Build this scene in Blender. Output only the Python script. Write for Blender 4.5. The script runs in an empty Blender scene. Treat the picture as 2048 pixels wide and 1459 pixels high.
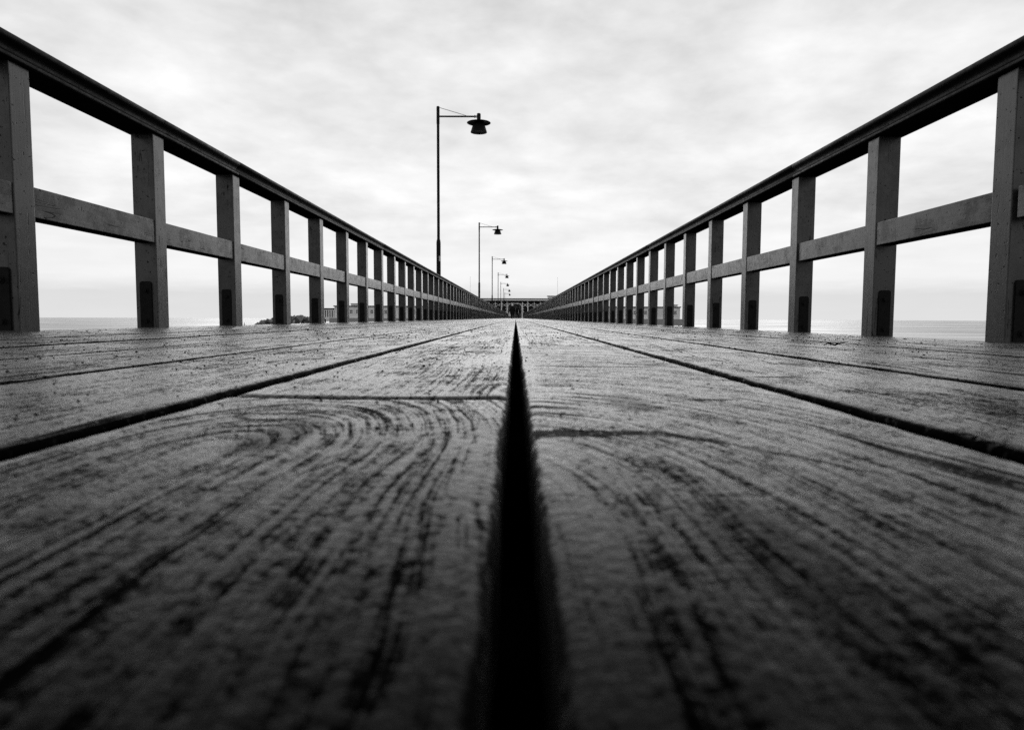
import bpy, bmesh, math, random
from mathutils import Vector, Matrix, noise
random.seed(7)
S = bpy.context.scene
COL = S.collection
R = math.radians

# ------------------------------------------------------------------ camera frame
H = 0.072                                  # lens height above the boards
FPX = 24 / 36 * 2048
def cam_matrix():
    p = Vector((7.5, 93.8, -FPX)).normalized()          # pier direction seen in camera axes
    r = R(0.22)
    u = Vector((math.sin(r), math.cos(r), 0.0))
    u = (u - p * u.dot(p)).normalized()
    x = p.cross(u)
    return Matrix((x, p, u))                             # camera axes -> world
CM = cam_matrix()
def at(px, py, Y):
    d = CM @ Vector((px - 1024, 729.5 - py, -FPX))
    return Vector((0, 0, H)) + d * (Y / d.y)

# ------------------------------------------------------------------ helpers
class MB:
    def __init__(s): s.v = []; s.f = []; s.a = []; s.e = []
    def add(s, vs, fs, a=0.0):
        o = len(s.v); s.v += [tuple(v) for v in vs]
        s.f += [tuple(o + i for i in f) for f in fs]; s.a += [a] * len(fs); return s
    def box(s, lo, hi, bev=0.0):
        x0, y0, z0 = lo; x1, y1, z1 = hi
        if bev <= 0:
            vs = [(x, y, z) for z in (z0, z1) for y in (y0, y1) for x in (x0, x1)]
            return s.add(vs, [(0, 2, 3, 1), (4, 5, 7, 6), (0, 1, 5, 4), (2, 6, 7, 3), (0, 4, 6, 2), (1, 3, 7, 5)])
        bm = bmesh.new(); bmesh.ops.create_cube(bm, size=1)
        for v in bm.verts:
            v.co = Vector(((x0 + x1) / 2 + v.co.x * (x1 - x0), (y0 + y1) / 2 + v.co.y * (y1 - y0), (z0 + z1) / 2 + v.co.z * (z1 - z0)))
        bmesh.ops.bevel(bm, geom=bm.edges[:], offset=bev, segments=2, affect='EDGES', profile=0.6)
        return s.bm(bm)
    def bm(s, bm):
        bm.verts.index_update()
        s.add([v.co.copy() for v in bm.verts], [[v.index for v in f.verts] for f in bm.faces]); bm.free(); return s
    def tube(s, pts, rad, n=12, cap=True):
        pts = [Vector(p) for p in pts]
        rad = rad if isinstance(rad, (list, tuple)) else [rad] * len(pts)
        vs = []; fs = []; ref = None
        for i, p in enumerate(pts):
            t = (pts[min(i + 1, len(pts) - 1)] - pts[max(i - 1, 0)]).normalized()
            if ref is None: ref = Vector((1, 0, 0)) if abs(t.x) < .9 else Vector((0, 1, 0))
            a = (ref - t * ref.dot(t)).normalized(); b = t.cross(a); ref = a
            for k in range(n):
                q = 2 * math.pi * k / n
                vs.append(p + (a * math.cos(q) + b * math.sin(q)) * rad[i])
        for i in range(len(pts) - 1):
            for k in range(n):
                k2 = (k + 1) % n
                fs.append((i * n + k, i * n + k2, (i + 1) * n + k2, (i + 1) * n + k))
        if cap:
            fs.append(tuple(range(n - 1, -1, -1))); o = (len(pts) - 1) * n; fs.append(tuple(o + k for k in range(n)))
        return s.add(vs, fs)
    def lathe(s, c, prof, n=32):
        c = Vector(c); vs = []; fs = []
        for r, z in prof:
            for k in range(n):
                q = 2 * math.pi * k / n; vs.append(c + Vector((r * math.cos(q), r * math.sin(q), z)))
        for i in range(len(prof) - 1):
            for k in range(n):
                k2 = (k + 1) % n; fs.append((i * n + k, i * n + k2, (i + 1) * n + k2, (i + 1) * n + k))
        return s.add(vs, fs)
    def bar(s, a, b, w):
        return s.tube([a, b], w, 4)
    def build(s, name, mat, parent=None, smooth=False, attr=None, fix=False):
        me = bpy.data.meshes.new(name); me.from_pydata(s.v, [], s.f); me.update()
        if fix:
            bm = bmesh.new(); bm.from_mesh(me); bmesh.ops.recalc_face_normals(bm, faces=bm.faces[:]); bm.to_mesh(me); bm.free()
        if attr:
            at_ = me.attributes.new(attr, 'FLOAT', 'FACE'); at_.data.foreach_set('value', s.a)
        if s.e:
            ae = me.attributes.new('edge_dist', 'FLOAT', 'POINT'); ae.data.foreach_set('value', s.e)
        if smooth:
            for p in me.polygons: p.use_smooth = True
            me.set_sharp_from_angle(angle=R(smooth if smooth is not True else 40))
        me.materials.append(mat)
        o = bpy.data.objects.new(name, me); COL.objects.link(o)
        if parent: o.parent = parent
        return o

def tag(o, label=None, cat=None, group=None, kind=None):
    if label: o['label'] = label
    if cat: o['category'] = cat
    if group: o['group'] = group
    if kind: o['kind'] = kind
    return o
def empty(name, loc=(0, 0, 0), rz=0):
    o = bpy.data.objects.new(name, None); COL.objects.link(o); o.location = loc; o.rotation_euler.z = rz
    o.empty_display_size = .1; return o
def dup(o, parent=None):
    c = o.copy(); COL.objects.link(c); c.parent = parent
    for ch in list(o.children): dup(ch, c)
    return c

# ------------------------------------------------------------------ material tools
class NT:
    def __init__(s, tree): s.t = tree; s.L = tree.links
    def n(s, typ, ins=None, **kw):
        d = s.t.nodes.new(typ)
        for k, v in kw.items(): setattr(d, k, v)
        for k, v in (ins or {}).items(): s.put(d.inputs[k], v)
        return d
    def put(s, sock, v):
        if isinstance(v, bpy.types.NodeSocket): s.L.new(v, sock)
        elif isinstance(v, bpy.types.Node): s.L.new(v.outputs[0], sock)
        else: sock.default_value = v
    def m(s, op, a, b=0.0, c=0.0, clamp=False):
        d = s.t.nodes.new('ShaderNodeMath'); d.operation = op; d.use_clamp = clamp
        for i, v in enumerate((a, b, c)): s.put(d.inputs[i], v)
        return d.outputs[0]
    def vec(s, x, y, z=0.0):
        return s.n('ShaderNodeCombineXYZ', {0: x, 1: y, 2: z}).outputs[0]
    def noise(s, v, scale=1.0, detail=2.0, rough=.5, dist=0.0):
        d = s.n('ShaderNodeTexNoise', {'Vector': v, 'Scale': scale, 'Detail': detail, 'Roughness': rough, 'Distortion': dist}); return d.outputs[0]
    def sm(s, v, a, b, lo=0.0, hi=1.0):
        d = s.n('ShaderNodeMapRange', {0: v, 1: a, 2: b, 3: lo, 4: hi}, interpolation_type='SMOOTHSTEP'); return d.outputs[0]
    def lin(s, v, a, b, lo=0.0, hi=1.0):
        return s.n('ShaderNodeMapRange', {0: v, 1: a, 2: b, 3: lo, 4: hi}).outputs[0]
    def mix(s, f, a, b):
        d = s.t.nodes.new('ShaderNodeMix'); d.data_type = 'FLOAT'
        s.put(d.inputs[0], f); s.put(d.inputs[2], a); s.put(d.inputs[3], b); return d.outputs[0]
    def grey(s, v):
        return s.n('ShaderNodeCombineColor', {0: v, 1: v, 2: v}).outputs[0]
def mat(name):
    m = bpy.data.materials.new(name); m.use_nodes = True
    t = NT(m.node_tree); b = m.node_tree.nodes['Principled BSDF']; return m, t, b
def plain(name, v, rough=.6, spec=.5, metal=0.0, var=.25, scale=8.0, bump=0.0, per=0.0):
    m, t, b = mat(name)
    tc = t.n('ShaderNodeTexCoord').outputs['Object']
    rnd = t.n('ShaderNodeObjectInfo').outputs['Random']
    n = t.noise(t.n('ShaderNodeVectorMath', {0: tc, 1: t.vec(t.m('MULTIPLY', rnd, 50), 0, 0)}, operation='ADD').outputs[0], scale, 4, .6)
    val = t.m('MULTIPLY', v, t.lin(n, .25, .75, 1 - var, 1 + var))
    if per: val = t.m('MULTIPLY', val, t.lin(rnd, 0, 1, 1 - per, 1 + per))
    t.put(b.inputs['Base Color'], t.grey(val))
    b.inputs['Roughness'].default_value = rough; b.inputs['Specular IOR Level'].default_value = spec
    b.inputs['Metallic'].default_value = metal
    if bump:
        t.put(b.inputs['Normal'], t.n('ShaderNodeBump', {'Strength': .6, 'Distance': bump, 'Height': n}))
    return m

# ---- weathered deck boards
def deck_material():
    m, t, b = mat('weathered_boards')
    P = t.n('ShaderNodeNewGeometry').outputs['Position']
    sp = t.n('ShaderNodeSeparateXYZ', {0: P}); x, y = sp.outputs[0], sp.outputs[1]
    rnd = t.n('ShaderNodeAttribute', attribute_name='plank_rand').outputs['Fac']
    yy = t.m('MULTIPLY_ADD', rnd, 37.0, y)
    r9 = t.m('MULTIPLY', rnd, 91.0)
    warp = t.m('MULTIPLY', t.m('SUBTRACT', t.noise(t.vec(t.m('MULTIPLY', x, 8), t.m('MULTIPLY', yy, 2.2), r9), 1, 3, .5), .5), .040)
    xw = t.m('ADD', x, warp)
    # random knots the grain flows round
    kx = t.m('MULTIPLY_ADD', xw, 4.2, r9); ky = t.m('MULTIPLY', yy, 1.25)
    vo = t.n('ShaderNodeTexVoronoi', {'Vector': t.vec(kx, ky), 'Scale': 1.0}, voronoi_dimensions='2D')
    kd = vo.outputs['Distance']
    kp = t.n('ShaderNodeSeparateXYZ', {0: vo.outputs['Position']})
    k = t.m('POWER', 2.718, t.m('MULTIPLY', t.m('POWER', t.m('DIVIDE', kd, .2), 2), -1))
    dx = t.m('DIVIDE', t.m('SUBTRACT', kx, kp.outputs[0]), 4.2)
    g0 = t.m('SUBTRACT', xw, t.m('MULTIPLY', t.m('MULTIPLY', k, dx), .9))
    # two near boards with arched (flat-sawn) figure
    def arch(x0, y0, s):
        a = t.m('SUBTRACT', xw, x0); c = t.m('MULTIPLY', t.m('MAXIMUM', t.m('SUBTRACT', y, y0), 0.0), s)
        return t.m('SQRT', t.m('ADD', t.m('MULTIPLY', a, a), t.m('MULTIPLY', c, c)))
    def band(v, a, c):
        return t.m('MULTIPLY', t.m('GREATER_THAN', v, a), t.m('LESS_THAN', v, c))
    mL = t.m('MULTIPLY', band(x, -.2725, 0.0), t.m('LESS_THAN', y, .606))
    mR = t.m('MULTIPLY', band(x, 0.0, .2725), t.m('LESS_THAN', y, 1.74))
    gL = arch(-.165, .36, .42); gR = arch(-.03, .26, .55)
    g = t.mix(mL, g0, gL); g = t.mix(mR, g, gR)
    wob = t.noise(t.vec(t.m('MULTIPLY', g, 22), t.m('MULTIPLY', yy, 7), r9), 1, 3, .6)
    ph = t.m('ADD', t.m('MULTIPLY', g, 560.0), t.m('MULTIPLY', wob, 14.0))
    ridge = t.m('MULTIPLY_ADD', t.m('SINE', ph), .5, .5)
    n1 = t.noise(t.vec(t.m('MULTIPLY', g, 120), t.m('MULTIPLY', yy, 9), r9), 1, 4, .62)
    n2 = t.noise(t.vec(t.m('MULTIPLY', g, 420), t.m('MULTIPLY', yy, 60), r9), 1, 3, .6)
    iso = t.noise(P, 210, 3, .65)
    iso2 = t.noise(P, 700, 2, .6)
    patch = t.noise(t.vec(t.m('MULTIPLY', xw, 9), t.m('MULTIPLY', yy, 4.0), r9), 1, 4, .6)
    blot = t.noise(P, 24, 4, .62)
    # pits and nail-head sized specks
    spx = t.m('MULTIPLY', t.noise(P, 160, 3, .6), 1.3); spy = t.m('MULTIPLY', t.noise(P, 131, 3, .6), 1.3)
    def specks(sc, th, r0, r1):
        v = t.n('ShaderNodeTexVoronoi', {'Vector': t.vec(t.m('MULTIPLY_ADD', x, sc, spx), t.m('MULTIPLY_ADD', y, sc * .75, spy), r9), 'Scale': 1.0}, voronoi_dimensions='2D')
        c = t.n('ShaderNodeSeparateColor', {0: v.outputs['Color']})
        rr = t.lin(c.outputs[1], 0, 1, r0, r1)
        return t.m('MULTIPLY', t.m('GREATER_THAN', c.outputs[0], th), t.sm(t.m('SUBTRACT', v.outputs['Distance'], rr), -.14, .08, 1, 0))
    pits = t.m('MAXIMUM', t.m('MULTIPLY', specks(62, .86, .06, .17), t.sm(patch, .42, .55)), t.m('MULTIPLY', specks(190, .70, .10, .34), .8))
    lights = t.m('MAXIMUM', specks(110, .72, .08, .30), t.m('MULTIPLY', specks(260, .55, .10, .34), .8))
    # drying checks that run with the grain
    cn = t.noise(t.vec(t.m('MULTIPLY', g, 30), t.m('MULTIPLY', yy, 1.4), r9), 1, 2, .5)
    cm = t.noise(t.vec(t.m('MULTIPLY', x, 7), t.m('MULTIPLY', yy, 2.2), r9), 1, 2, .5)
    chk = t.m('MULTIPLY', t.sm(t.m('ABSOLUTE', t.m('SUBTRACT', cn, .5)), .004, .016, 1, 0), t.sm(cm, .55, .62))
    # single cracks across the near boards
    wv = t.m('MULTIPLY', t.m('SUBTRACT', t.noise(P, 26, 3, .6), .5), .02)
    def crack(x0, x1, y0, th, sl=0.0):
        yc = t.m('ADD', t.m('MULTIPLY_ADD', t.m('SUBTRACT', x, x0), sl, y0), wv)
        d = t.m('ABSOLUTE', t.m('SUBTRACT', y, yc))
        w = t.m('MULTIPLY', t.m('MULTIPLY', t.sm(x, x0 - .004, x0 + .004), t.sm(x, x1 - .04, x1, 1, 0)), th)
        return t.sm(t.m('SUBTRACT', d, w), -.0018, .0006, 1, 0)
    xr = t.m('MAXIMUM', t.m('SUBTRACT', x, .09), 0.0)
    wr = t.m('ADD', wv, t.m('MULTIPLY', t.m('SUBTRACT', t.noise(P, 130, 4, .7), .5), .014))
    yc = t.m('SUBTRACT', t.m('ADD', wr, .424), t.m('ADD', t.m('MULTIPLY', xr, .9), t.m('MULTIPLY', t.m('MULTIPLY', xr, xr), 6)))
    cw = t.m('MULTIPLY', t.m('MULTIPLY', t.lin(x, .01, .2, .017, .002), t.lin(blot, .3, .7, .35, 1.5)), band(x, .0, .2))
    cr = t.m('MULTIPLY', t.sm(t.m('SUBTRACT', t.m('ABSOLUTE', t.m('SUBTRACT', y, yc)), cw), -.003, .0008, 1, 0), t.m('MAXIMUM', t.m('LESS_THAN', x, .12), t.sm(t.noise(P, 30, 3, .6), .38, .50)))
    for a in ((-.175, -.085, 1.36, .011, .2), (.155, .215, .60, .006, .15), (.06, .22, 1.0, .006, .1), (.30, .38, .86, .008, -.3),
              (-.46, -.36, .93, .006, .2), (-.21, -.12, .50, .004, .25), (-.30, -.42, .62, .005, 0), (.10, .2, 1.45, .006, .2), (-.10, -.065, .315, .004, 1.8), (-.19, -.12, .44, .003, .4)):
        cr = t.m('MAXIMUM', cr, crack(*a))
    # knot hearts
    kk = vo.outputs['Color']; kc = t.n('ShaderNodeSeparateColor', {0: kk}).outputs[0]
    heart = t.m('MULTIPLY', t.sm(kd, .05, .10, 1, 0), t.m('GREATER_THAN', kc, .45))
    ring = t.m('MULTIPLY', t.sm(t.m('ABSOLUTE', t.m('SUBTRACT', kd, .095)), .004, .014, 1, 0), t.m('GREATER_THAN', kc, .45))
    # eye knot on the near left board
    ex = t.m('DIVIDE', t.m('ADD', x, .174), .030); ey = t.m('DIVIDE', t.m('SUBTRACT', y, .502), .026)
    ed = t.m('SQRT', t.m('ADD', t.m('MULTIPLY', ex, ex), t.m('MULTIPLY', ey, ey)))
    eye = t.sm(t.m('ABSOLUTE', t.m('SUBTRACT', t.m('ADD', ed, t.m('MULTIPLY', wv, 8)), 1.0)), .07, .20, 1, 0)
    dash = t.sm(t.noise(t.vec(t.m('MULTIPLY', g, 215), t.m('MULTIPLY', yy, 3.6), r9), 1, 4, .7), .44, .60)
    line = t.sm(t.noise(t.vec(t.m('MULTIPLY', g, 85), t.m('MULTIPLY', yy, 3.0), r9), 1, 4, .65), .50, .64)
    grain = t.m('MULTIPLY', t.m('SUBTRACT', ridge, .5), t.sm(blot, .35, .65))
    hole = t.m('MAXIMUM', t.m('MAXIMUM', pits, chk), t.m('MAXIMUM', cr, t.m('MULTIPLY', eye, t.sm(blot, .38, .55))))
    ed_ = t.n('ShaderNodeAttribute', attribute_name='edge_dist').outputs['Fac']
    edge_dark = t.sm(t.m('ADD', ed_, t.m('MULTIPLY', t.m('SUBTRACT', t.noise(P, 45, 4, .65), .5), .008)), .0, .0035, 1, 0)  # boards coloured darker along their edges and down the side walls
    hgt = t.m('ADD', t.m('MULTIPLY', grain, .35), t.m('MULTIPLY', n1, 1.0))
    hgt = t.m('ADD', hgt, t.m('ADD', t.m('MULTIPLY', n2, .4), t.m('MULTIPLY', iso, 1.1)))
    hgt = t.m('SUBTRACT', hgt, t.m('ADD', t.m('MULTIPLY', dash, .35), t.m('MULTIPLY', line, .3)))
    hgt = t.m('SUBTRACT', hgt, t.m('MULTIPLY', t.m('MAXIMUM', chk, cr), 1.2))
    hgt = t.m('ADD', hgt, t.m('MULTIPLY', t.noise(P, 95, 3, .6), 1.2))
    # colour
    nearw = t.lin(t.m('ADD', mL, mR), 0, 1, .45, .8)
    iso0 = t.noise(P, 75, 3, .62)
    v = t.m('ADD', t.m('MULTIPLY', grain, .15), t.m('MULTIPLY', n1, .28))
    v = t.m('ADD', v, t.m('ADD', t.m('ADD', t.m('MULTIPLY', t.m('SUBTRACT', iso, .5), t.lin(t.m('ADD', mL, mR), 0, 1, 1.75, .95)), t.m('MULTIPLY', t.m('SUBTRACT', iso2, .5), t.lin(t.m('ADD', mL, mR), 0, 1, 1.1, .6))), 1.325))
    v = t.m('ADD', v, t.m('ADD', t.m('MULTIPLY', patch, .70), t.m('MULTIPLY', blot, .60)))
    v = t.m('SUBTRACT', v, t.m('MULTIPLY', nearw, t.m('ADD', t.m('MULTIPLY', dash, .26), t.m('MULTIPLY', line, .16))))
    v = t.m('ADD', v, t.m('ADD', t.m('MULTIPLY', rnd, .06), t.m('MULTIPLY', t.m('SUBTRACT', iso0, .5), t.lin(t.m('ADD', mL, mR), 0, 1, .9, .5))))
    v = t.m('ADD', v, t.m('ADD', t.m('MULTIPLY', t.m('SUBTRACT', patch, .5), t.lin(t.m('ADD', mL, mR), 0, 1, .5, -.35)), t.m('MULTIPLY', t.m('SUBTRACT', t.noise(P, 6, 4, .6), .5), t.lin(t.m('ADD', mL, mR), 0, 1, .7, .15))))
    fl1 = t.m('SUBTRACT', t.noise(t.vec(t.m('MULTIPLY', g, 290), t.m('MULTIPLY', yy, 7), r9), 1, 3, .7), .5)
    fl2 = t.m('SUBTRACT', t.noise(t.vec(t.m('MULTIPLY', g, 170), t.m('MULTIPLY', yy, 2.2), r9), 1, 3, .7), .5)
    v = t.m('ADD', v, t.m('ADD', t.m('MULTIPLY', fl1, t.lin(t.m('ADD', mL, mR), 0, 1, 1.2, .8)), t.m('MULTIPLY', fl2, t.lin(t.m('ADD', mL, mR), 0, 1, .9, .5))))
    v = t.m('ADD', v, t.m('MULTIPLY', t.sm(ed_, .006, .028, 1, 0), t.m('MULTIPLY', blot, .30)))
    lv = t.sm(v, 1.80, 2.09)
    lv = t.m('MULTIPLY', lv, t.m('SUBTRACT', 1.0, t.m('MULTIPLY', heart, .35)))
    lv = t.m('MULTIPLY', lv, t.m('SUBTRACT', 1.0, t.m('MULTIPLY', t.m('MAXIMUM', hole, edge_dark), .92)))
    lv = t.m('MAXIMUM', lv, t.m('MULTIPLY', lights, t.sm(blot, .40, .58, .15, 1.0)))
    c = t.lin(lv, 0, 1, .001, .009)
    t.put(b.inputs['Base Color'], t.grey(c))
    nrm = t.n('ShaderNodeBump', {'Strength': .5, 'Distance': .0009, 'Height': hgt}).outputs[0]
    b.inputs['Roughness'].default_value = .9; b.inputs['Specular IOR Level'].default_value = 0.0
    t.put(b.inputs['Normal'], nrm)
    # damp skin of the boards: Schlick reflection, almost none looking down, strong at grazing angles
    fac = t.m('POWER', t.n('ShaderNodeLayerWeight', {'Blend': .5, 'Normal': nrm}).outputs['Facing'], 7.6)
    fac = t.m('MULTIPLY_ADD', fac, .995, .004)
    gl = t.n('ShaderNodeBsdfAnisotropic', {'Color': t.grey(t.lin(lv, 0, 1, .06, .97)), 'Roughness': t.lin(lv, 0, 1, .5, .34), 'Normal': nrm})
    ms = t.n('ShaderNodeMixShader', {0: fac, 1: b.outputs[0], 2: gl.outputs[0]})
    out = [q for q in t.t.nodes if q.type == 'OUTPUT_MATERIAL'][0]
    t.L.new(ms.outputs[0], out.inputs['Surface'])
    return m

# ---- painted railing timber
def paint_material(name, v0, wear, rough=.5, axis='z', spec=.5):
    m, t, b = mat(name)
    tc = t.n('ShaderNodeTexCoord').outputs['Object']
    rnd = t.n('ShaderNodeObjectInfo').outputs['Random']
    sp = t.n('ShaderNodeSeparateXYZ', {0: tc})
    ro = t.m('MULTIPLY', rnd, 63)
    X, Y, Z = sp.outputs
    if axis == 'z': q = (t.m('MULTIPLY_ADD', X, 90, ro), t.m('MULTIPLY', Y, 90), t.m('MULTIPLY', Z, 3)); 
    else: q = (t.m('MULTIPLY_ADD', X, 90, ro), t.m('MULTIPLY', Y, 3), t.m('MULTIPLY', Z, 90))
    fib = t.noise(t.vec(*q), 1, 4, .6)
    off = t.n('ShaderNodeVectorMath', {0: tc, 1: t.vec(ro, ro, 0)}, operation='ADD').outputs[0]
    big = t.noise(off, 6, 4, .65)
    mid = t.noise(off, 28, 4, .7)
    dots = t.noise(off, 75, 2, .5)
    if axis == 'z': q2 = (t.m('MULTIPLY_ADD', X, 22, ro), t.m('MULTIPLY', Y, 22), t.m('MULTIPLY', Z, 1.1))
    else: q2 = (t.m('MULTIPLY_ADD', X, 22, ro), t.m('MULTIPLY', Y, 1.1), t.m('MULTIPLY', Z, 22))
    ck = t.noise(t.vec(*q2), 1, 1.5, .5)
    crack = t.m('MULTIPLY', t.sm(t.m('ABSOLUTE', t.m('SUBTRACT', ck, .47)), .003, .010, 1, 0), t.sm(big, .50, .56))
    stain = t.m('MULTIPLY', t.sm(big, .44, .56), t.sm(mid, .32, .50))
    spots = t.sm(dots, .66, .72)
    c = t.m('MULTIPLY', v0, t.lin(t.m('ADD', t.m('MULTIPLY', fib, .5), t.m('MULTIPLY', mid, .5)), .32, .68, .5, 1.5))
    c = t.m('MULTIPLY', c, t.lin(rnd, 0, 1, .88, 1.12))
    c = t.m('MULTIPLY', c, t.m('SUBTRACT', 1.0, t.m('MULTIPLY', stain, wear)))
    dark = t.m('MAXIMUM', crack, spots)
    c = t.m('MULTIPLY', c, t.m('SUBTRACT', 1.0, t.m('MULTIPLY', dark, .75)))
    chip = t.m('MULTIPLY', t.sm(mid, .55, .62), t.sm(big, .40, .50, 1, 0))
    c = t.m('ADD', c, t.m('MULTIPLY', chip, v0 * 1.1 * wear))
    t.put(b.inputs['Base Color'], t.grey(c))
    t.put(b.inputs['Roughness'], t.lin(mid, .3, .7, rough - .08, rough + .1))
    t.put(b.inputs['Specular IOR Level'], t.m('MULTIPLY', spec, t.m('SUBTRACT', 1.0, t.m('MULTIPLY', t.m('MAXIMUM', t.m('MULTIPLY', stain, wear), dark), .8))))
    h = t.m('SUBTRACT', t.m('ADD', t.m('MULTIPLY', fib, .6), t.m('MULTIPLY', mid, .3)), t.m('MULTIPLY', dark, 1.0))
    t.put(b.inputs['Normal'], t.n('ShaderNodeBump', {'Strength': .4, 'Distance': .0012, 'Height': h}))
    return m

MAT = {
    'deck': deck_material(),
    'post': paint_material('post_paint', .031, .18, .27, 'z', .40),
    'mid': paint_material('middle_rail_paint', .066, .50, .28, 'y', .36),
    'cap': paint_material('handrail_paint', .005, .3, .45, 'y', .10),
    'joist': plain('tarred_timber', .004, .95, .0),
    'bare': plain('matt_under_timber', .018, .95, .0, 0, .4, 20),  # matt timber without gloss for the rail undersides
    'plate': plain('rusty_plate', .006, .7, .15, 0, .5, 40, .001),
    'lamp': plain('lamp_metal', .008, .6, .15),
    'lampglass': plain('lamp_bell', .005, .5, .15),
    'galv': plain('galvanised_joint', .35, .45, .5, .6),
    'sticker': plain('sticker_paper', .55, .6),
    'paper': plain('white_paper', .92, .7, .3, 0, .08),
    'wall': plain('bathhouse_boards', .85, .7, .3, 0, .12, .6),
    'trim': plain('bathhouse_white_trim', .9, .6, .3, 0, .05),
    'dark': plain('bathhouse_dark_wall', .018, .8, .2),
    'roof': plain('roof_felt', .06, .8, .3),
    'pane': plain('window_glass', .02, .1, .5, 0, .1),
    'column': plain('column_paint', .9, .6, .4, 0, .15),
    'rock': plain('breakwater_stone', .2, .9, .2, 0, .45, 2.5, .02, .92),
    'cloth': plain('dark_coat', .012, .9, .1),
    'hat': plain('white_knit', .85, .9, .1),
    'bag': plain('white_bag', .9, .6, .3),
    'skin': plain('skin', .3, .6),
    'concrete': plain('concrete', .35, .8),
}

# ------------------------------------------------------------------ the pier
HALF = 1.85                                # inner face of the posts
PITCH = .272
GAP = .0162
YB, YE = -2.5, 163.0
def cross(x): return -.0155 * math.copysign((abs(x) / HALF) ** 1.5, x)
pier = tag(empty('pier'), kind='structure')
deck = MB()
PT = .045
def add_plank(x0, x1, ya, yb, dz, rid, near):
    w = x1 - x0; r = .005; T = PT
    fine = abs((x0 + x1) / 2) < 1.0
    ys = []; y = ya
    while y < yb:
        ys.append(y)
        y += (.010 if fine else .03) if y < 2.2 else (.05 if y < 8 else (.25 if y < 30 else 1.5))
    if ys and yb - ys[-1] < .004: ys.pop()
    ys.append(yb)
    prof = [(0.0, -T), (0.0, -r * 1.6), (r * .12, -r * .8), (r * .45, -r * .3), (r * 1.1, -.0004)]
    ni = 7
    prof += [(.012, 0)] + [(.012 + (w - .024) * i / ni, 0) for i in range(1, ni)] + [(w - .012, 0)]
    prof += [(w - a, z) for a, z in reversed(prof[:5])]
    n = len(prof); vs = []; fs = []
    cup = random.uniform(-.0012, .0012)
    for j, yy in enumerate(ys):
        end = min(yy - ya, yb - yy)
        drop = -.004 * max(0, 1 - end / .006) ** 2
        eL = .0022 * noise.noise(Vector((yy * 6, rid * 50, 1))) + .0014 * noise.noise(Vector((yy * 33, rid * 50, 4))) + .0008 * noise.noise(Vector((yy * 110, rid * 50, 5)))
        eR = .0022 * noise.noise(Vector((yy * 6, rid * 50, 7))) + .0014 * noise.noise(Vector((yy * 33, rid * 50, 11))) + .0008 * noise.noise(Vector((yy * 110, rid * 50, 12)))
        for i, (a, z) in enumerate(prof):
            u = a / w
            sh = eL * max(0, 1 - u * 8) + eR * max(0, 1 - (1 - u) * 8)
            X = x0 + a + sh
            zz = z
            if i > 1 and i < n - 2:
                zz += cup * (1 - (2 * u - 1) ** 2) + drop + .0009 * noise.noise(Vector((X * 14, yy * 5, rid * 9)))
                if i < 5 or i > n - 6: zz += -.0012 * max(0, noise.noise(Vector((yy * 25, rid * 31, i > 5))))
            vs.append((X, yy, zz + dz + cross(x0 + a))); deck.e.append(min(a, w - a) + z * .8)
    for j in range(len(ys) - 1):
        for i in range(n - 1):
            fs.append((j * n + i, j * n + i + 1, (j + 1) * n + i + 1, (j + 1) * n + i))
    fs.append(tuple(range(n - 1, -1, -1))); o = (len(ys) - 1) * n; fs.append(tuple(o + i for i in range(n)))
    deck.add(vs, fs, rid)
ends = {0: [.607, 4.4], 1: [1.75, 5.9]}        # butt joints of the two middle boards
GC = .0014                                     # the middle gap runs just beside the lens
for side in (-1, 1):
    for k in range(7):
        gi = GAP if k == 0 else (.021 if k == 1 else .019)
        lo = k * PITCH + gi / 2
        hi = (k + 1) * PITCH - (.0105 if k == 0 else .0095)
        if k == 6: hi = 1.905
        x0, x1 = (lo + GC, hi + GC) if side > 0 else (-hi + GC, -lo + GC)
        js = list(ends[0 if side < 0 else 1]) if k == 0 else [random.uniform(2.2, 6.0)]
        y = js[-1]
        while y < YE - 6: y += random.choice((3.6, 4.2, 4.8)); js.append(y)
        cuts = [YB] + js + [YE]
        dz0 = 0 if k < 2 else random.uniform(-.0018, .0018)
        for a, c in zip(cuts[:-1], cuts[1:]):
            near = c < 8
            jg = .009 if k == 0 else .006
            add_plank(x0, x1, a + (jg if a > YB else 0), c, dz0 + random.uniform(-.0008, .0008) * (a > 2), random.random(), near)
    e0, e1 = 1.915, 1.985                       # edge board outside the last plank
    y = YB
    while y < YE:
        yn = min(YE, y + 4.8)
        x0, x1 = (e0, e1) if side > 0 else (-e1, -e0)
        add_plank(x0, x1, y + .002, yn, -.002, random.random(), False); y = yn
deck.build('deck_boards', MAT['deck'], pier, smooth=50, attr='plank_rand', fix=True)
jo = MB()
y = -2.2
while y < YE:
    jo.box((-1.93, y, -PT - .23), (1.93, y + .075, -PT - .024)); y += .495
jo.build('joists', MAT['joist'], pier)
st = MB()
for x in (-1.36, -.68, 0, .68, 1.36): st.box((x - .15, YB, -PT - .53), (x + .15, YE, -PT - .233))
for s in (-1, 1): st.box((1.935 if s > 0 else -1.98, YB, -.30), (1.98 if s > 0 else -1.935, YE, -.075))
st.build('stringers', MAT['joist'], pier)
pl = MB()
y = 1.0
while y < YE:
    for x in (-1.6, 1.6): pl.tube([(x, y, -5), (x, y, -.57)], .13, 12)
    y += 5.94
pl.build('piles', MAT['joist'], pier, smooth=True)

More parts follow.
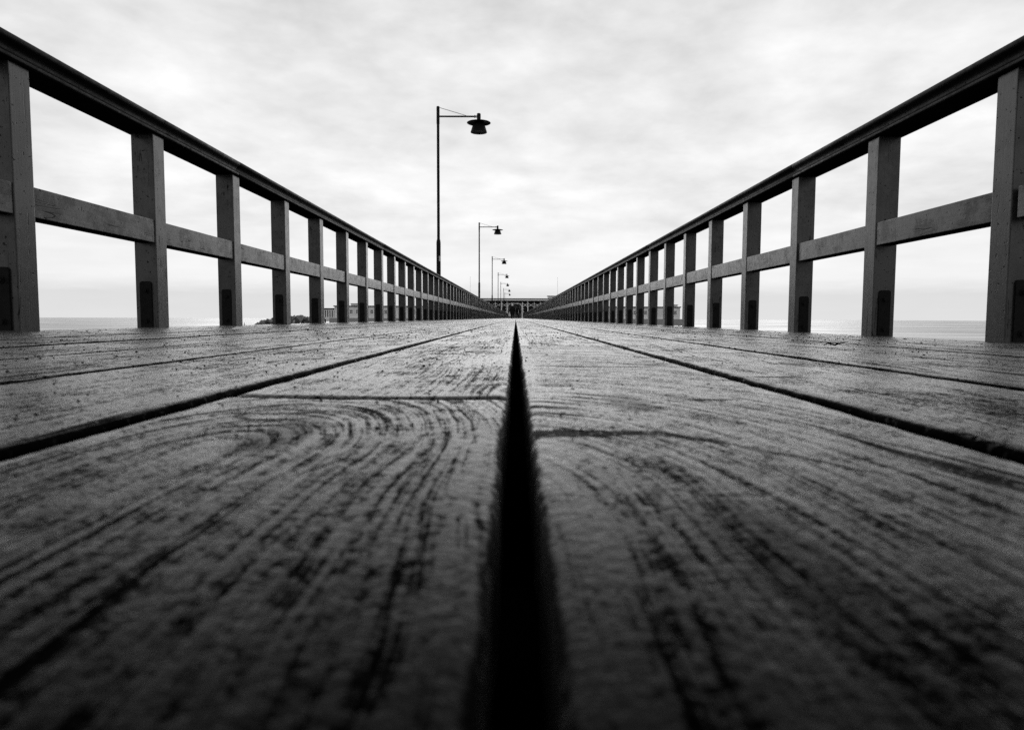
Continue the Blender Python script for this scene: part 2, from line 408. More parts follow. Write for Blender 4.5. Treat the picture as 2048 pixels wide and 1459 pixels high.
# ------------------------------------------------------------------ railings
POST_D, POST_T = .113, .108
ZR = H + .932
SP = .9895
CAPP = [(1.984, .932), (1.833, .932), (1.8295, .9345), (1.828, .938), (1.828, .946), (1.830, .950), (1.836, .953), (1.845, .957), (1.849, .966),
        (1.846, .979), (1.838, .988), (1.828, .993), (1.822, .999), (1.8195, 1.008), (1.8215, 1.016), (1.829, 1.0225), (1.845, 1.0270), (1.875, 1.030),
        (1.915, 1.031), (1.955, 1.030), (1.982, 1.026), (1.992, 1.017), (1.993, 1.005), (1.985, .996), (1.976, .990), (1.972, .975), (1.976, .960), (1.986, .950), (1.988, .938)]
def matt_under(o):                        # undersides get a separate matt timber material
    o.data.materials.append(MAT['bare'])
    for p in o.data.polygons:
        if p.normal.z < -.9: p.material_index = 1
def make_railing(side, y0, label):
    root = empty('railing', (side * HALF, 0, 0))
    tag(root, label, 'railing', 'railings along the two sides of the pier')
    base = cross(side * (HALF + .05))
    # post mesh, inner face at x=0, outward = side
    def post_mb(oy):
        m = MB(); xs = sorted((0, side * POST_D))
        return m.box((xs[0], oy - POST_T, base - .004), (xs[1], oy, ZR - .001), .004)
    def plate_mb(oy):
        m = MB(); c = side * POST_D * .52; hw = .030; top = base + .238; n = 8
        ring = [(c - hw, base + .003)] + [(c - hw + .015 - .015 * math.cos(q), top - .015 + .015 * math.sin(q)) for q in [i * math.pi / 2 / n for i in range(n + 1)]]
        ring += [(2 * c - px, pz) for px, pz in reversed(ring)]
        yf, yb = oy - POST_T - .008, oy - POST_T + .001
        L = len(ring)
        vs = [(px, yf, pz) for px, pz in ring] + [(px, yb, pz) for px, pz in ring]
        fs = [tuple(range(L)), tuple(range(2 * L - 1, L - 1, -1))] + [(i, (i + 1) % L, L + (i + 1) % L, L + i) for i in range(L)]
        m.add(vs, fs)
        for bz in (base + .19, base + .035):          # bolt heads with washers
            m.tube([(c, yf + .001, bz), (c, yf - .003, bz)], .015, 14)
            m.tube([(c, yf - .003, bz), (c, yf - .012, bz)], .010, 6)
        return m
    def mid_mb(oy, seed):
        m = MB(); rr = random.Random(seed)
        a = .006 + rr.uniform(-.003, .004); dz = rr.uniform(-.004, .004)
        xs = sorted((side * a, side * (a + .092)))
        return m.box((xs[0], oy + .0015, H + .376 + dz), (xs[1], oy + SP - POST_T - .0015, H + .492 + dz), .003)
    post = post_mb(0).build('post', MAT['post'], root)
    plate = plate_mb(0).build('base_plate', MAT['plate'], post, smooth=40, fix=True)
    mids = [mid_mb(0, s).build('middle_rail', MAT['mid'], root) for s in (1, 2, 3)]
    for q in mids: matt_under(q)
    far_posts, far_plates, far_mids = MB(), MB(), MB()
    n = int((162.6 - y0) / SP)
    first = -1
    cnt = 0
    for i in range(first, n + 1):
        y = y0 + i * SP + (.025 if (side > 0 and i == 0) else 0)
        if cnt < 100:
            p = post if cnt == 0 else dup(post, root)
            p.location = (random.uniform(-.002, .002), y, 0)
            p.rotation_euler = (0, 0, R(random.uniform(-.8, .8)) if cnt > 2 else 0)
            src = mids[i % 3]
            q = src if cnt < 3 else dup(src, root)
            if cnt < 3: q = mids[i % 3]
            q.location = (0, y, 0)
        else:
            a = post_mb(y); far_posts.add(a.v, a.f); a = plate_mb(y); far_plates.add(a.v, a.f)
            if i < n: a = mid_mb(y, i); far_mids.add(a.v, a.f)
        cnt += 1
    fp = far_posts.build('post', MAT['post'], root); fp['kind'] = 'stuff'
    fq = far_plates.build('base_plate', MAT['plate'], fp); fq['kind'] = 'stuff'
    fm = far_mids.build('middle_rail', MAT['mid'], root); fm['kind'] = 'stuff'; matt_under(fm)
    # moulded handrail in lengths
    seam = y0 + 2 * SP - POST_T / 2
    k = -1
    L = 5 * SP
    while True:
        ya = seam + k * L; yb = min(ya + L - .003, y0 + n * SP)
        if ya > y0 + n * SP - .5: break
        m = MB(); ox = random.uniform(-.0012, .0012); oz = random.uniform(-.001, .001)
        N = len(CAPP); vs = []
        sec = [ya, ya + .003] + [ya + (yb - ya) * j / 8 for j in range(1, 8)] + [yb - .003, yb]
        for j, yy in enumerate(sec):
            sc = .985 if j in (0, len(sec) - 1) else 1.0
            sag = .0010 * noise.noise(Vector((yy * .8, side * 3, 0)))
            for px, pz in CAPP:
                cx, cz = 1.905, .98
                vs.append((side * (cx + (px - cx) * sc - HALF) + ox, yy, H + cz + (pz - cz) * sc + oz + sag))
        fs = []
        for j in range(len(sec) - 1):
            for i in range(N):
                f = (j * N + i, j * N + (i + 1) % N, (j + 1) * N + (i + 1) % N, (j + 1) * N + i)
                fs.append(f if side > 0 else f[::-1])
        fs.append(tuple(range(N))); o = (len(sec) - 1) * N; fs.append(tuple(o + i for i in range(N - 1, -1, -1)))
        matt_under(m.add(vs, fs).build('handrail', MAT['cap'], root, smooth=50, fix=True))
        k += 1
    return root
make_railing(-1, 2.650, 'grey painted timber railing beneath the row of street lamps')
make_railing(1, 2.680, 'grey painted timber railing on the side without street lamps')

# ------------------------------------------------------------------ street lamps
def make_lamp():
    root = empty('street_lamp')
    T = 5.60 + H
    m = MB().tube([(0, 0, 0), (0, 0, .9)], .058, 20)
    m.lathe((0, 0, 0), [(.058, .5), (.058, 2.88 - .04), (.050, 2.88 + .02), (.036, 2.88 + .06)], 20)
    m.build('pole_base', MAT['lamp'], root, smooth=True)
    T += .75                                    # foot of the pole is .75 m under the boards
    m = MB().tube([(0, 0, 2.86), (0, 0, T - .42)], [.038, .036], 18)
    m.build('pole', MAT['lamp'], root, smooth=True)
    m = MB().lathe((0, 0, 0), [(.036, T - .47), (.042, T - .45), (.042, T - .012), (.034, T - .002), (.0005, T)], 18)
    m.build('collar', MAT['lamp'], root, smooth=True)
    za = T - .262
    MB().tube([(.03, 0, za), (.98, 0, za)], .022, 14).build('arm', MAT['lamp'], root, smooth=True)
    MB().tube([(.03, 0, T - .03), (.74, 0, za + .024)], .0065, 8).build('stay', MAT['lamp'], root, smooth=True)
    m = MB().tube([(.955, 0, za), (1.03, 0, za)], .030, 12); m.tube([(.965, 0, za), (.985, 0, za)], .038, 12)
    m.build('joint', MAT['galv'], root, smooth=True)
    xh = 1.085
    hd = MB().lathe((xh, 0, za), [(.0005, .085), (.040, .08), (.052, .06), (.052, -.09), (.046, -.13)], 20).build('lamp_head', MAT['lamp'], root, smooth=True)
    m = MB().lathe((xh, 0, za), [(.046, -.11), (.12, -.122), (.22, -.140), (.312, -.160), (.318, -.167), (.312, -.172), (.22, -.154), (.12, -.137), (.10, -.137)], 40)
    m.build('shade', MAT['lamp'], root, smooth=60)
    m = MB().lathe((xh, 0, za), [(.085, -.125), (.125, -.165), (.158, -.22), (.184, -.29), (.203, -.36), (.219, -.402), (.219, -.415), (.205, -.418), (.14, -.405), (.0005, -.40)], 36)
    m.lathe((xh, 0, za), [(.118, -.185), (.125, -.19), (.121, -.2)], 36)
    m.build('bell', MAT['lampglass'], root, smooth=60)
    br = MB().box((-.02, -.09, .55), (.079, .09, .61)); br.box((-.02, -.09, .46), (.079, .09, .52)); br.box((.045, -.05, .44), (.0785, .05, .63))
    br.build('bracket', MAT['lamp'], root)
    return root
lamp_labels = ['largest black street lamp, nearest to the camera, with a sticker on its thick base',
               'black street lamp next along from the nearest, bell clear against the open sky',
               'slender street lamp between the two big near ones and the far cluster',
               'street lamp nearest of the four small ones clustered above the bathhouse roof',
               'street lamp with its bell hanging just below that of the nearer clustered one',
               'last but one street lamp before the bathhouse, barely taller than the farthest',
               'smallest and farthest street lamp, its bell just above the bathhouse roof']
lamp = make_lamp()
Hs = 5.6
LX = [(214, 876), (444, 958.5), (512, 984.5), (543.6, 996.3), (563, 1001.5), (576, 1007.2), (585, 1009.5)]
for i, (py, px) in enumerate(LX):
    Y = Hs * (3.315 + 3.95 * i)
    o = lamp if i == 0 else dup(lamp)
    p = at(px, py, Y)
    o.location = (min(p.x, -2.06), Y, -.75)
    tag(o, lamp_labels[i], 'street lamp', 'street lamps along the pier')
st = MB()
vs = []; 
for k in range(6):
    q = R(-75 + 12 * k)
    for z in (2.34, 2.48): vs.append((.0592 * math.cos(q), .0592 * math.sin(q), z))
st.add(vs, [(2 * k, 2 * k + 2, 2 * k + 3, 2 * k + 1) for k in range(5)])
so = st.build('sticker', MAT['sticker'], lamp); sd = so.modifiers.new('thick', 'SOLIDIFY'); sd.thickness = .0006; sd.offset = 1

# ------------------------------------------------------------------ litter on the boards
def on_deck(px, py, z):
    d = CM @ Vector((px - 1024, 729.5 - py, -FPX)); return Vector((0, 0, H)) + d * ((z - H) / d.z)
c = on_deck(497, 658.5, cross(-1.6) + .004)
bm = bmesh.new(); bmesh.ops.create_grid(bm, x_segments=10, y_segments=10, size=.5)
for v in bm.verts:
    a = noise.noise(v.co * 3.1 + Vector((3, 1, 0)))
    v.co = Vector((v.co.x * .125 + .008 * a, v.co.y * .075, .001 + .014 * max(0, v.co.y + .42) * (.75 + .5 * noise.noise(Vector((v.co.x * 7, 2, 0)))) + .004 * abs(noise.noise(v.co * 6))))
pp = MB().bm(bm).build('paper_scrap', MAT['paper'], None)
pp.location = c; pp.rotation_euler.z = .2
md = pp.modifiers.new('thick', 'SOLIDIFY'); md.thickness = .0008
tag(pp, 'torn white scrap of paper lying on the boards by the railing', 'litter')
c = on_deck(1668, 692, cross(.95) + .003)
tw = MB().tube([(-.028, 0, .003), (-.012, .012, .008), (.004, 0, .003), (.016, .02, .007), (.034, .03, .004)], [.0012, .0018, .002, .0016, .0008], 6)
tw.tube([(.004, 0, .003), (.012, -.014, .010), (.026, -.02, .012)], [.0015, .0012, .0006], 6)
two = tw.build('twig', MAT['joist'], None, smooth=True); two.location = c
tag(two, 'small dark forked twig lying on the boards', 'twig')

grit = MB(); gr = random.Random(11)
OCT = [(1, 0, 0), (-1, 0, 0), (0, 1, 0), (0, -1, 0), (0, 0, 1), (0, 0, -1)]
OF = [(0, 2, 4), (2, 1, 4), (1, 3, 4), (3, 0, 4), (2, 0, 5), (1, 2, 5), (3, 1, 5), (0, 3, 5)]
for i in range(26000):
    y = .4 + 16 * gr.random() ** 1.6
    x = gr.uniform(-1.8, 1.8)
    if abs(x - GC) < .014 or noise.noise(Vector((x * 3, y * 1.3, 8))) < gr.uniform(-.5, .25): continue
    r = .0005 + .0028 * gr.random() ** 3 * min(1.3, .25 + y * .35)
    q = gr.uniform(0, 6.28); st_ = gr.uniform(.7, 1.8)
    vs = []
    for a, b_, c_ in OCT:
        X = a * r * st_; Y_ = b_ * r * gr.uniform(.7, 1.3)
        vs.append((x + X * math.cos(q) - Y_ * math.sin(q), y + X * math.sin(q) + Y_ * math.cos(q), cross(x) + .0004 + c_ * r * gr.uniform(.5, 1.0)))
    grit.add(vs, OF)
tag(grit.build('grit', plain('grit', .03, .9, .2), None), kind='stuff', label='dark grit and crumbs of bark scattered over the boards', cat='grit')

# ------------------------------------------------------------------ people walking away near the far end
def skin_person(name, Hh, loc, lean, label, arm_l, arm_r, hood):
    k = Hh / 1.75
    V = []; E = []; Rr = []
    def ad(p, r, par=None):
        V.append(Vector(p) * k); Rr.append(r * k if isinstance(r, float) else (r[0] * k, r[1] * k)); i = len(V) - 1
        if par is not None: E.append((par, i))
        return i
    pel = ad((0, 0, .95), (.19, .15))
    be = ad((0, 0, 1.12), (.20, .15), pel); ch = ad((0, .01, 1.33), (.22, .15), be); up = ad((0, .0, 1.46), (.15, .11), ch)
    nk = ad((0, .0, 1.53), .065, up); h1 = ad((0, .02, 1.60), (.078, .09), nk); h2 = ad((0, .02, 1.68), (.078, .095), h1); ad((0, .01, 1.74), (.05, .06), h2)
    ad((0, .125, 1.635), .014, ad((0, .08, 1.64), .03, h1))                # nose
    for s, arm in ((-1, arm_l), (1, arm_r)):
        sh = ad((s * .19, 0, 1.43), .085, up)
        el = ad((s * .27, arm[0], 1.17), .07, sh); wr = ad((s * arm[2], arm[1], .93), .045, el)
        pm = ad((s * (arm[2] + .005), arm[1] + .01, .86), (.022, .040), wr)
        for j, (dy, L) in enumerate(((-.030, .075), (-.010, .088), (.010, .082), (.028, .065))):
            a = ad((s * (arm[2] + .004), arm[1] + .01 + dy, .815), .010, pm); ad((s * (arm[2] - .012), arm[1] + .012 + dy, .815 - L), .008, a)
        a = ad((s * (arm[2] - .015), arm[1] + .05, .845), .011, pm); ad((s * (arm[2] - .02), arm[1] + .065, .80), .009, a)
        hp = ad((s * .10, 0, .88), .12, pel)
        kn = ad((s * .11, .05 * s * lean + .03, .50), .075, hp); an = ad((s * .11, -.06 + .12 * s * lean, .10), .05, kn)
        ad((s * .125, .13 + .12 * s * lean, .035), (.045, .03), ad((s * .115, .0 + .12 * s * lean, .05), .048, an))
    me = bpy.data.meshes.new(name); me.from_pydata(V, E, []); me.update()
    o = bpy.data.objects.new(name, me); COL.objects.link(o)
    md = o.modifiers.new('skin', 'SKIN'); md.use_smooth_shade = True
    for i, r in enumerate(Rr):
        me.skin_vertices[0].data[i].radius = (r, r) if isinstance(r, float) else r
        me.skin_vertices[0].data[i].use_root = i == 0
    o.modifiers.new('sub', 'SUBSURF').levels = 1
    o.modifiers['sub'].render_levels = 1
    me.materials.append(MAT['cloth'])
    o.location = loc
    tag(o, label, 'person', None)
    # long coat over the body and a head covering
    cm = MB().lathe((0, 0, 0), [(.305 * k, .60 * k), (.30 * k, .62 * k), (.275 * k, .95 * k), (.28 * k, 1.2 * k), (.29 * k, 1.36 * k), (.24 * k, 1.45 * k), (.13 * k, 1.53 * k), (.08 * k, 1.55 * k)], 24)
    cm.v = [(x, y * .72, z) for x, y, z in cm.v]
    cm.build('coat', MAT['cloth'], o, smooth=True)
    hm = MB().lathe((0, .0, 0), [(.112 * k, 1.60 * k), (.122 * k, 1.64 * k), (.125 * k, 1.70 * k), (.10 * k, 1.77 * k), (.05 * k, 1.805 * k), (.0005, 1.812 * k)], 20)
    hm.build('hood' if hood else 'hat', MAT['cloth' if hood else 'hat'], o, smooth=True)
    return o
YP = 83.0
p1 = at(1024.5, 637, YP); p2 = at(1036, 637, YP)
skin_person('person', 1.70, (p1.x, YP, 0), 1.0, 'person in a dark coat and pale hat on the pier, with a white bag', (-.05, -.05, .34), (.05, .1, .31), False)
pb = skin_person('person', 1.52, (p2.x, YP + .3, 0), -1.0, 'shorter hooded person in dark clothes beside the one with the pale hat', (.05, .1, .31), (-.03, -.05, .33), True)
MB_ = MB()
for z in (.98, .80, .62):
    s = MB().box((.03, -.232, z), (.10, -.215, z + .075), .005); s.build('light_patch', MAT['hat'], pb)
bgm = MB().lathe((0, 0, 0), [(.0005, .30), (.13, .30), (.15, .36), (.135, .55), (.07, .72), (.045, .80), (.03, .84)], 16)
bgm.v = [(x * .9, y * .6, z) for x, y, z in bgm.v]
bg = bgm.build('bag', MAT['bag'], None, smooth=True); bg.location = (p1.x - .33, YP - .06, -.03)
tag(bg, 'tall white bag hanging from the hand of the person in the pale hat', 'bag')

# ------------------------------------------------------------------ bathhouse at the end of the pier
YH = 165.0
bath = tag(empty('bathhouse', (0, YH, 0)), 'long low wooden bathhouse on piles closing off the far end of the pier', 'building')
def P(px, py, dy=0.0):
    v = at(px, py, YH + dy); return Vector((v.x, dy, v.z))
def bx(m, x0, x1, y0, y1, z0, z1): return m.box((min(x0, x1), y0, min(z0, z1)), (max(x0, x1), y1, max(z0, z1)))
FLOOR = -.06
# platform and piles
m = MB().box((-44.6, -1.6, -1.6), (40.4, 16, FLOOR)); m.build('platform', MAT['concrete'], bath)
m = MB()
for i in range(31):
    for yy in (.0, 7, 14): m.tube([(-46 + i * 2.95, yy, -5), (-46 + i * 2.95, yy, -.39)], .16, 8)
m.build('piles', MAT['joist'], bath)
ZW = P(740, 613).z
def wing(xa, xb, wins, hut):
    w = MB().box((xa, .3, FLOOR), (xb, 10, ZW)).build('wing_wall', MAT['wall'], bath)
    m = MB().box((xa - .25, 0, ZW), (xb + .25, 10.3, ZW + .16)); m.box((xa - .30, -.06, ZW + .16), (xb + .3, 10.4, ZW + .24))
    m.build('wing_roof', MAT['roof'], bath)
    m = MB()
    for x in (xa, xb): m.box((x - .09, .2, FLOOR), (x + .09, .42, ZW - .003))
    m.box((xa + .09, .25, FLOOR), (xb - .09, .32, FLOOR + .22)); m.build('trim', MAT['trim'], w)
    for px, py in wins:
        c = P(px, py); hw, hh, fr = .44, .58, .15
        f = MB()
        f.box((c.x - hw, .22, c.z - hh), (c.x - hw + fr, .32, c.z + hh)); f.box((c.x + hw - fr, .22, c.z - hh), (c.x + hw, .32, c.z + hh))
        f.box((c.x - hw + fr, .22, c.z + hh - fr), (c.x + hw - fr, .32, c.z + hh)); f.box((c.x - hw + fr, .22, c.z - hh), (c.x + hw - fr, .32, c.z - hh + fr))
        f.box((c.x - .03, .235, c.z - hh + fr), (c.x + .03, .31, c.z + hh - fr)); f.box((c.x - hw + fr, .24, c.z - .03), (c.x + hw - fr, .305, c.z + .03))
        fo = f.build('window', MAT['trim'], bath)
        MB().box((c.x - hw + fr, .26, c.z - hh + fr), (c.x + hw - fr, .299, c.z + hh - fr)).build('pane', MAT['pane'], fo)
    a, c2 = P(hut[0], hut[2]), P(hut[1], hut[2])
    MB().box((a.x, 2, ZW + .24), (c2.x, 6, a.z)).build('roof_hut', MAT['wall'], bath)
    MB().box((a.x - .15, 1.85, a.z), (c2.x + .15, 6.15, a.z + .1)).build('hut_roof', MAT['roof'], bath)
xl0, xl1 = P(669, 620).x, P(952, 620).x
xr0, xr1 = P(1108, 620).x, P(1360, 620).x
wing(xl0, xl1, [(702, 623), (714, 623), (743, 623), (771, 623.5), (800, 623.5), (828, 624)], (698, 717, 607))
wing(xr0, xr1, [(1351, 625), (1312, 625), (1291.5, 625), (1270, 625), (1245, 625), (1222, 625)], (1342, 1359, 609.5))
# central pavilion
rl, rr = P(954, 597).x, P(1105, 597).x
zt, zf = P(1030, 596.5).z, P(1030, 601).z
m = MB().box((rl - .3, -.65, zt - .22), (rr + .3, 12, zt)); m.build('roof', MAT['roof'], bath)
m = MB().box((rl, -.63, zf), (rr, 11.8, zt - .222)); m.build('fascia', MAT['column'], bath)
zl = P(1030, 606).z
ul, ur = P(1015, 620).x, P(1044, 620).x
m = MB()
m.box((xl1 + .3, .6, FLOOR), (ul - .1, .9, zf)); m.box((ur + .1, .6, FLOOR), (xr0 - .3, .9, zf)); m.box((ul - .1, .6, P(1030, 605.5).z), (ur + .1, .9, zf))
MB().box((ul - .1, 8, FLOOR), (ur + .1, 8.2, P(1030, 605.5).z)).build('inner_wall', MAT['concrete'], bath)
m.box((ul - .1, .9, P(1030, 605.5).z + .02), (ur + .1, 8, P(1030, 605.5).z + .2))
m.build('wall', MAT['dark'], bath)
for px, r in ((1003, .13), (1055.7, .13), (990.5, .07), (1068.4, .07), (978, .1), (1081, .1), (966, .07), (1093, .07), (1014, .10), (1045, .10)):
    x = P(px, 620).x; top = zf - .002 if r > .1 else P(1030, 604).z
    c = MB().box((x - r, .2, FLOOR), (x + r, .2 + 2 * r, top), .015)
    c.box((x - r - .05, .15, FLOOR), (x + r + .05, .25 + 2 * r, FLOOR + .3)); c.build('column', MAT['column'], bath)
# crossed braces under the eaves
za, zb = P(1030, 606.5).z, P(1030, 613).z
for a, b_ in ((966, 978), (978, 990.5), (990.5, 1003), (1003, 1014), (1045, 1055.7), (1055.7, 1068.4), (1068.4, 1081), (1081, 1093)):
    xa, xb = P(a, 610).x + .1, P(b_, 610).x - .1
    m = MB().bar((xa, .30, za), (xb, .30, zb), .065); m.bar((xa, .37, zb), (xb, .37, za), .065); m.tube([((xa + xb) / 2, .25, (za + zb) / 2), ((xa + xb) / 2, .42, (za + zb) / 2)], .16, 10)
    m.build('brace', MAT['column'], bath)
# rounded gateway frame
zq = P(1030, 606.6).z; rad = 1.0
pts = [(ul, .1, FLOOR), (ul, .1, zq - rad)] + [(ul + rad - rad * math.cos(q), .1, zq - rad + rad * math.sin(q)) for q in [R(a) for a in range(10, 91, 10)]]
pts += [(ul + ur - x, y_, z) for x, y_, z in reversed(pts)]
g = MB().tube(pts, .085, 8)
for px in (1024.5, 1035): x = P(px, 600).x; g.box((x - .12, .0, zq - .17), (x + .12, .2, zq + .15))
for s, x in ((-1, ul), (1, ur)): g.bar((x + s * .5, .1, zq - rad - .3), (x - s * .15, .1, zq - rad - .3), .08); g.bar((x + s * .45, .1, zq - rad - 1.2), (x, .1, zq - rad - .35), .07)
g.build('gateway', MAT['column'], bath, smooth=True)
a, c2 = P(1097, 592), P(1112, 592)
MB().box((a.x, 1, zt), (c2.x, 4, a.z)).build('roof_box', MAT['trim'], bath)
MB().box((a.x - .2, .8, a.z), (c2.x + .2, 4.2, a.z + .12)).build('roof_box_lid', MAT['roof'], bath)
a, c2 = P(946, 592), P(957, 592)
MB().box((a.x, 1, zt), (c2.x, 4, a.z)).build('roof_box', MAT['trim'], bath)
for px, py, w in ((940.5, 554, 'left'), (1115.3, 556, 'right')):
    v = at(px, py, YH - .9)
    f = MB().tube([(0, 0, FLOOR), (0, 0, v.z)], [.045, .022], 10).lathe((0, 0, v.z), [(.022, 0), (.05, .03), (.05, .07), (.0005, .1)], 10).build('flagpole', MAT['trim'], None, smooth=True)
    f.location = (v.x, YH - .9, 0)
    tag(f, 'thin bare flagpole at the bathhouse, on the street-lamp side' if w == 'left' else 'thin bare flagpole rising behind the lamp-free railing near the bathhouse roof', 'flagpole', 'flagpoles at the bathhouse')
# slatted fence at the end of the left wing
fx0, fx1 = at(640, 630, YH).x, at(668, 630, YH).x - .1
fe = tag(empty('slatted_fence', (0, YH, 0)), 'short white slatted fence with dark top rail at the end of the bathhouse', 'fence')
m = MB(); n = 6
for i in range(n):
    x = fx0 + (fx1 - fx0) * (i + .15) / n; m.box((x, 1.0, .12), (x + .30, 1.06, 1.95))
m.build('slat_panel', MAT['trim'], fe)
m = MB().box((fx0, .95, 1.953), (fx1, 1.12, 2.3)); m.build('top_rail', MAT['joist'], fe)
m = MB().box((fx0, .95, -.9), (fx1, 1.12, .118)); m.build('bottom_rail', MAT['trim'], fe)
m = MB().box((fx0, 1.3, -.05), (fx1, 1.4, 1.9)); m.build('back_board', MAT['dark'], fe)

# ------------------------------------------------------------------ breakwater boulders
rocks = []
for k in range(5):
    cuts = [(Vector((random.gauss(0, 1), random.gauss(0, 1), random.gauss(0, 1))).normalized(), random.uniform(.55, .8)) for _ in range(8)]
    bm = bmesh.new(); bmesh.ops.create_icosphere(bm, subdivisions=2, radius=.5)
    for v in bm.verts:
        d = v.co.normalized()
        q = 1 + .55 * noise.noise(d * 1.3 + Vector((k * 7, 0, 0)))
        for c_, lim in cuts:
            dd = d.dot(c_) * q
            if dd > lim: q *= lim / dd
        v.co = Vector((d.x * .5 * q * 1.25, d.y * .5 * q, d.z * .5 * q * .8))
    me = bpy.data.meshes.new('boulder'); bm.to_mesh(me); bm.free(); me.materials.append(MAT['rock']); rocks.append(me)
YR = 118.0
rr_ = random.Random(3)
def rock_top(px):
    return 650 + (634 - 650) * min(1, max(0, (px - 512) / 52)) ** .8 if px < 575 else 634 + .8 * math.sin(px * .3)
for i in range(190):
    px = rr_.uniform(516, 650)
    y = YR + rr_.uniform(0, 7)
    top = at(px, rock_top(px), YR).z
    f = rr_.random()
    z = -3.0 + (top + 3.0) * (.35 + .65 * (1 - (1 - f) ** 2)) - .25
    o = bpy.data.objects.new('boulder', rr_.choice(rocks)); COL.objects.link(o)
    o.location = (at(px, 640, y).x, y + (1 - (z + 3) / 4) * -2.0, z)
    s = rr_.uniform(.5, 1.25); o.scale = (s, s, s); o.rotation_euler = (rr_.uniform(0, 6), rr_.uniform(0, 6), rr_.uniform(0, 6))
    tag(o, 'grey boulder in the rough stone breakwater between the railing posts', 'boulder', 'boulders of the breakwater')
a, c2 = at(535, 640, YR), at(655, 640, YR)
bmx = MB()
vs = []
for x in [a.x + (c2.x - a.x) * i / 12 for i in range(13)]:
    t_ = min(1, max(.1, (x - a.x) / 5))
    for yy, z in ((YR - 2, -3.6), (YR + 1.5, -3.4 + 1.6 * t_), (YR + 6, -3.4 + 1.7 * t_), (YR + 10, -3.6)): vs.append((x, yy, z + .2 * noise.noise(Vector((x, yy, z)))))
bmx.add(vs, [(i * 4 + j, i * 4 + j + 1, i * 4 + j + 5, i * 4 + j + 4) for i in range(12) for j in range(3)])
tag(bmx.build('breakwater_core', MAT['rock'], None), kind='structure')

# ------------------------------------------------------------------ sea, far coast, buoy
SEA = -3.0
m, t, b = mat('sea_water')
Pn = t.n('ShaderNodeNewGeometry').outputs['Position']
sp = t.n('ShaderNodeSeparateXYZ', {0: Pn})
w1 = t.noise(t.vec(t.m('MULTIPLY', sp.outputs[0], .55), t.m('MULTIPLY', sp.outputs[1], .75), 0), 1, 5, .6)
w2 = t.noise(t.vec(t.m('MULTIPLY', sp.outputs[0], .02), t.m('MULTIPLY', sp.outputs[1], .05), 0), 1, 3, .5)
b.inputs['Base Color'].default_value = (.05, .05, .05, 1)
t.put(b.inputs['Roughness'], t.lin(w2, .35, .65, .10, .28))
b.inputs['IOR'].default_value = 1.33
t.put(b.inputs['Normal'], t.n('ShaderNodeBump', {'Strength': .45, 'Distance': .2, 'Height': w1}))
sea = MB(); vs = [(0, 0, SEA)]; fs = []
rings = [60, 250, 800, 2200]; n = 96
for r in rings:
    for k in range(n): vs.append((r * math.cos(2 * math.pi * k / n), r * math.sin(2 * math.pi * k / n), SEA))
for k in range(n): fs.append((0, 1 + k, 1 + (k + 1) % n))
for j in range(len(rings) - 1):
    for k in range(n):
        k2 = (k + 1) % n; fs.append((1 + j * n + k, 1 + (j + 1) * n + k, 1 + (j + 1) * n + k2, 1 + j * n + k2))
tag(sea.add(vs, fs).build('sea', m, None), kind='structure')
coast = MB(); vs = []; N = 80
for i in range(N + 1):
    q = R(52 - 34 * i / N); r = 2120; hgt = 1.2 + 2.2 * max(0, noise.noise(Vector((i * .31, 5, 0)))) + .5 * noise.noise(Vector((i * 1.3, 2, 0)))
    e = min(1, i / 8, (N - i) / 8)
    for rr2, z in ((r, SEA - .5), (r + 3, SEA + max(.1, hgt * e)), (r + 60, SEA + max(.1, hgt * e)), (r + 70, SEA - .5)): vs.append((rr2 * math.cos(q), rr2 * math.sin(q), z))
coast.add(vs, [(i * 4 + j, i * 4 + j + 1, i * 4 + j + 5, i * 4 + j + 4) for i in range(N) for j in range(3)])
tag(coast.build('far_coast', plain('coast_scrub', .14, .9, .1, 0, .2, .02), None, fix=True), kind='structure')
v = at(488.5, 637, 260)
by = MB().lathe((0, 0, 0), [(.0005, -.4), (.35, -.3), (.42, .0), (.40, .35), (.2, .5), (.08, .6), (.06, 1.0), (.16, 1.05), (.16, 1.35), (.0005, 1.45)], 18).build('buoy', MAT['lamp'], None, smooth=True)
by.scale = (.75, .75, .8); by.location = (v.x, 260, SEA)
tag(by, 'small dark buoy floating on the sea next to a railing post', 'buoy')

# ------------------------------------------------------------------ sky and light
W = bpy.data.worlds.new('World'); S.world = W; W.use_nodes = True
t = NT(W.node_tree); bgn = W.node_tree.nodes['Background']
SUN_EL = R(20)
sky = t.n('ShaderNodeTexSky', sky_type='NISHITA', sun_disc=False, sun_elevation=SUN_EL, sun_rotation=0.0)
hs = t.n('ShaderNodeHueSaturation', {'Saturation': 0.0, 'Color': sky})
D = t.n('ShaderNodeNewGeometry').outputs['Incoming'] if False else t.n('ShaderNodeTexCoord').outputs['Generated']
sd = t.n('ShaderNodeSeparateXYZ', {0: D}); dx, dy, dz = sd.outputs
zz = t.m('ADD', t.m('MAXIMUM', dz, 0.0), .10)
cv = t.vec(t.m('DIVIDE', dx, zz), t.m('DIVIDE', dy, zz), 0)
c1 = t.noise(cv, 1.15, 6, .52, .15); c2_ = t.noise(cv, 3.2, 5, .55, .1); c0 = t.noise(cv, .42, 2, .5)
edge = t.m('ADD', dz, t.m('MULTIPLY', t.m('SUBTRACT', c2_, .5), .012))
band = t.n('ShaderNodeValToRGB', {0: t.m('DIVIDE', edge, .5)})
cr = band.color_ramp
stops = [(0.0, .76), (.062, .74), (.105, .91), (.20, .93), (.45, .89), (.84, .80), (1.0, .22)]  # last stop dims the unseen sky overhead to darken the near boards
cr.elements[0].position, cr.elements[1].position = 0.0, 1.0
for p_, v_ in stops[1:-1]: cr.elements.new(p_)
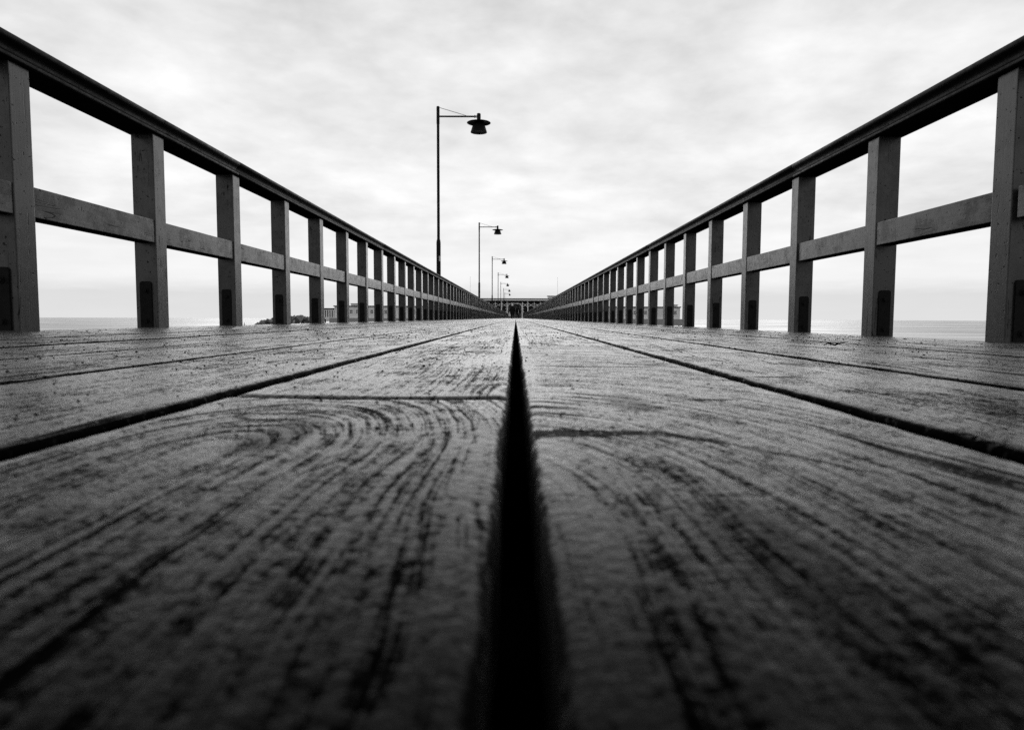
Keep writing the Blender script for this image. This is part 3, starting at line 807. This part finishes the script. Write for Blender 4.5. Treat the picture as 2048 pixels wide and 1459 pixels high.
for e, (p_, v_) in zip(cr.elements, stops): e.position = p_; e.color = (v_, v_, v_, 1)
cl = t.m('ADD', t.m('MULTIPLY', t.m('SUBTRACT', c1, .52), .95), t.m('MULTIPLY', t.m('SUBTRACT', c2_, .5), .35))
cl = t.m('ADD', cl, t.m('MULTIPLY', t.m('SUBTRACT', c0, .52), .65))
amp = t.sm(dz, .03, .17, .08, .88)
Ds = t.vec(dx, dy, t.m('MULTIPLY', dz, 2.3))
puff = t.m('ADD', t.m('MULTIPLY', t.m('SUBTRACT', t.noise(Ds, 6.0, 5, .5, .2), .5), .46), t.m('MULTIPLY', t.m('SUBTRACT', t.noise(Ds, 13, 5, .55, .15), .5), .34))
cl = t.m('ADD', t.m('MULTIPLY', cl, .6), puff)
val = t.m('ADD', t.n('ShaderNodeRGBToBW', {0: band.outputs[0]}).outputs[0], t.m('MULTIPLY', cl, amp))
val = t.m('MULTIPLY', val, t.sm(dy, -.35, .25, .95, 1.0))       # unseen sky behind, its level set to light surfaces facing the camera
cloud = t.grey(t.m('MULTIPLY', val, 10.0))
mx = t.n('ShaderNodeMix', data_type='RGBA'); t.put(mx.inputs[0], .995); t.put(mx.inputs[6], hs); t.put(mx.inputs[7], cloud)
t.put(bgn.inputs[0], mx.outputs[2]); bgn.inputs[1].default_value = .1

sl = bpy.data.lights.new('sun', 'SUN'); sl.energy = .5; sl.angle = R(60); sl.color = (1, 1, 1)
so = bpy.data.objects.new('sun', sl); COL.objects.link(so); so.rotation_euler = (-(R(90) - SUN_EL), 0, 0); so.location = (0, 0, 30)

# ------------------------------------------------------------------ camera
cd = bpy.data.cameras.new('camera'); cam = bpy.data.objects.new('camera', cd); COL.objects.link(cam)
cd.lens = 24; cd.sensor_width = 36; cd.sensor_fit = 'HORIZONTAL'; cd.clip_start = .01; cd.clip_end = 9000
cd.dof.use_dof = True; cd.dof.focus_distance = 4.0; cd.dof.aperture_fstop = 11.5
cam.matrix_world = Matrix.Translation((0, 0, H)) @ CM.transposed().to_4x4().inverted() if False else Matrix.Translation((0, 0, H)) @ CM.to_4x4()
S.camera = cam
S.view_settings.view_transform = 'Standard'; S.view_settings.look = 'None'; S.view_settings.exposure = 0; S.view_settings.gamma = 1
S.render.film_transparent = False
S.cycles.use_denoising = False                 # keep the fine grit and grain of the boards
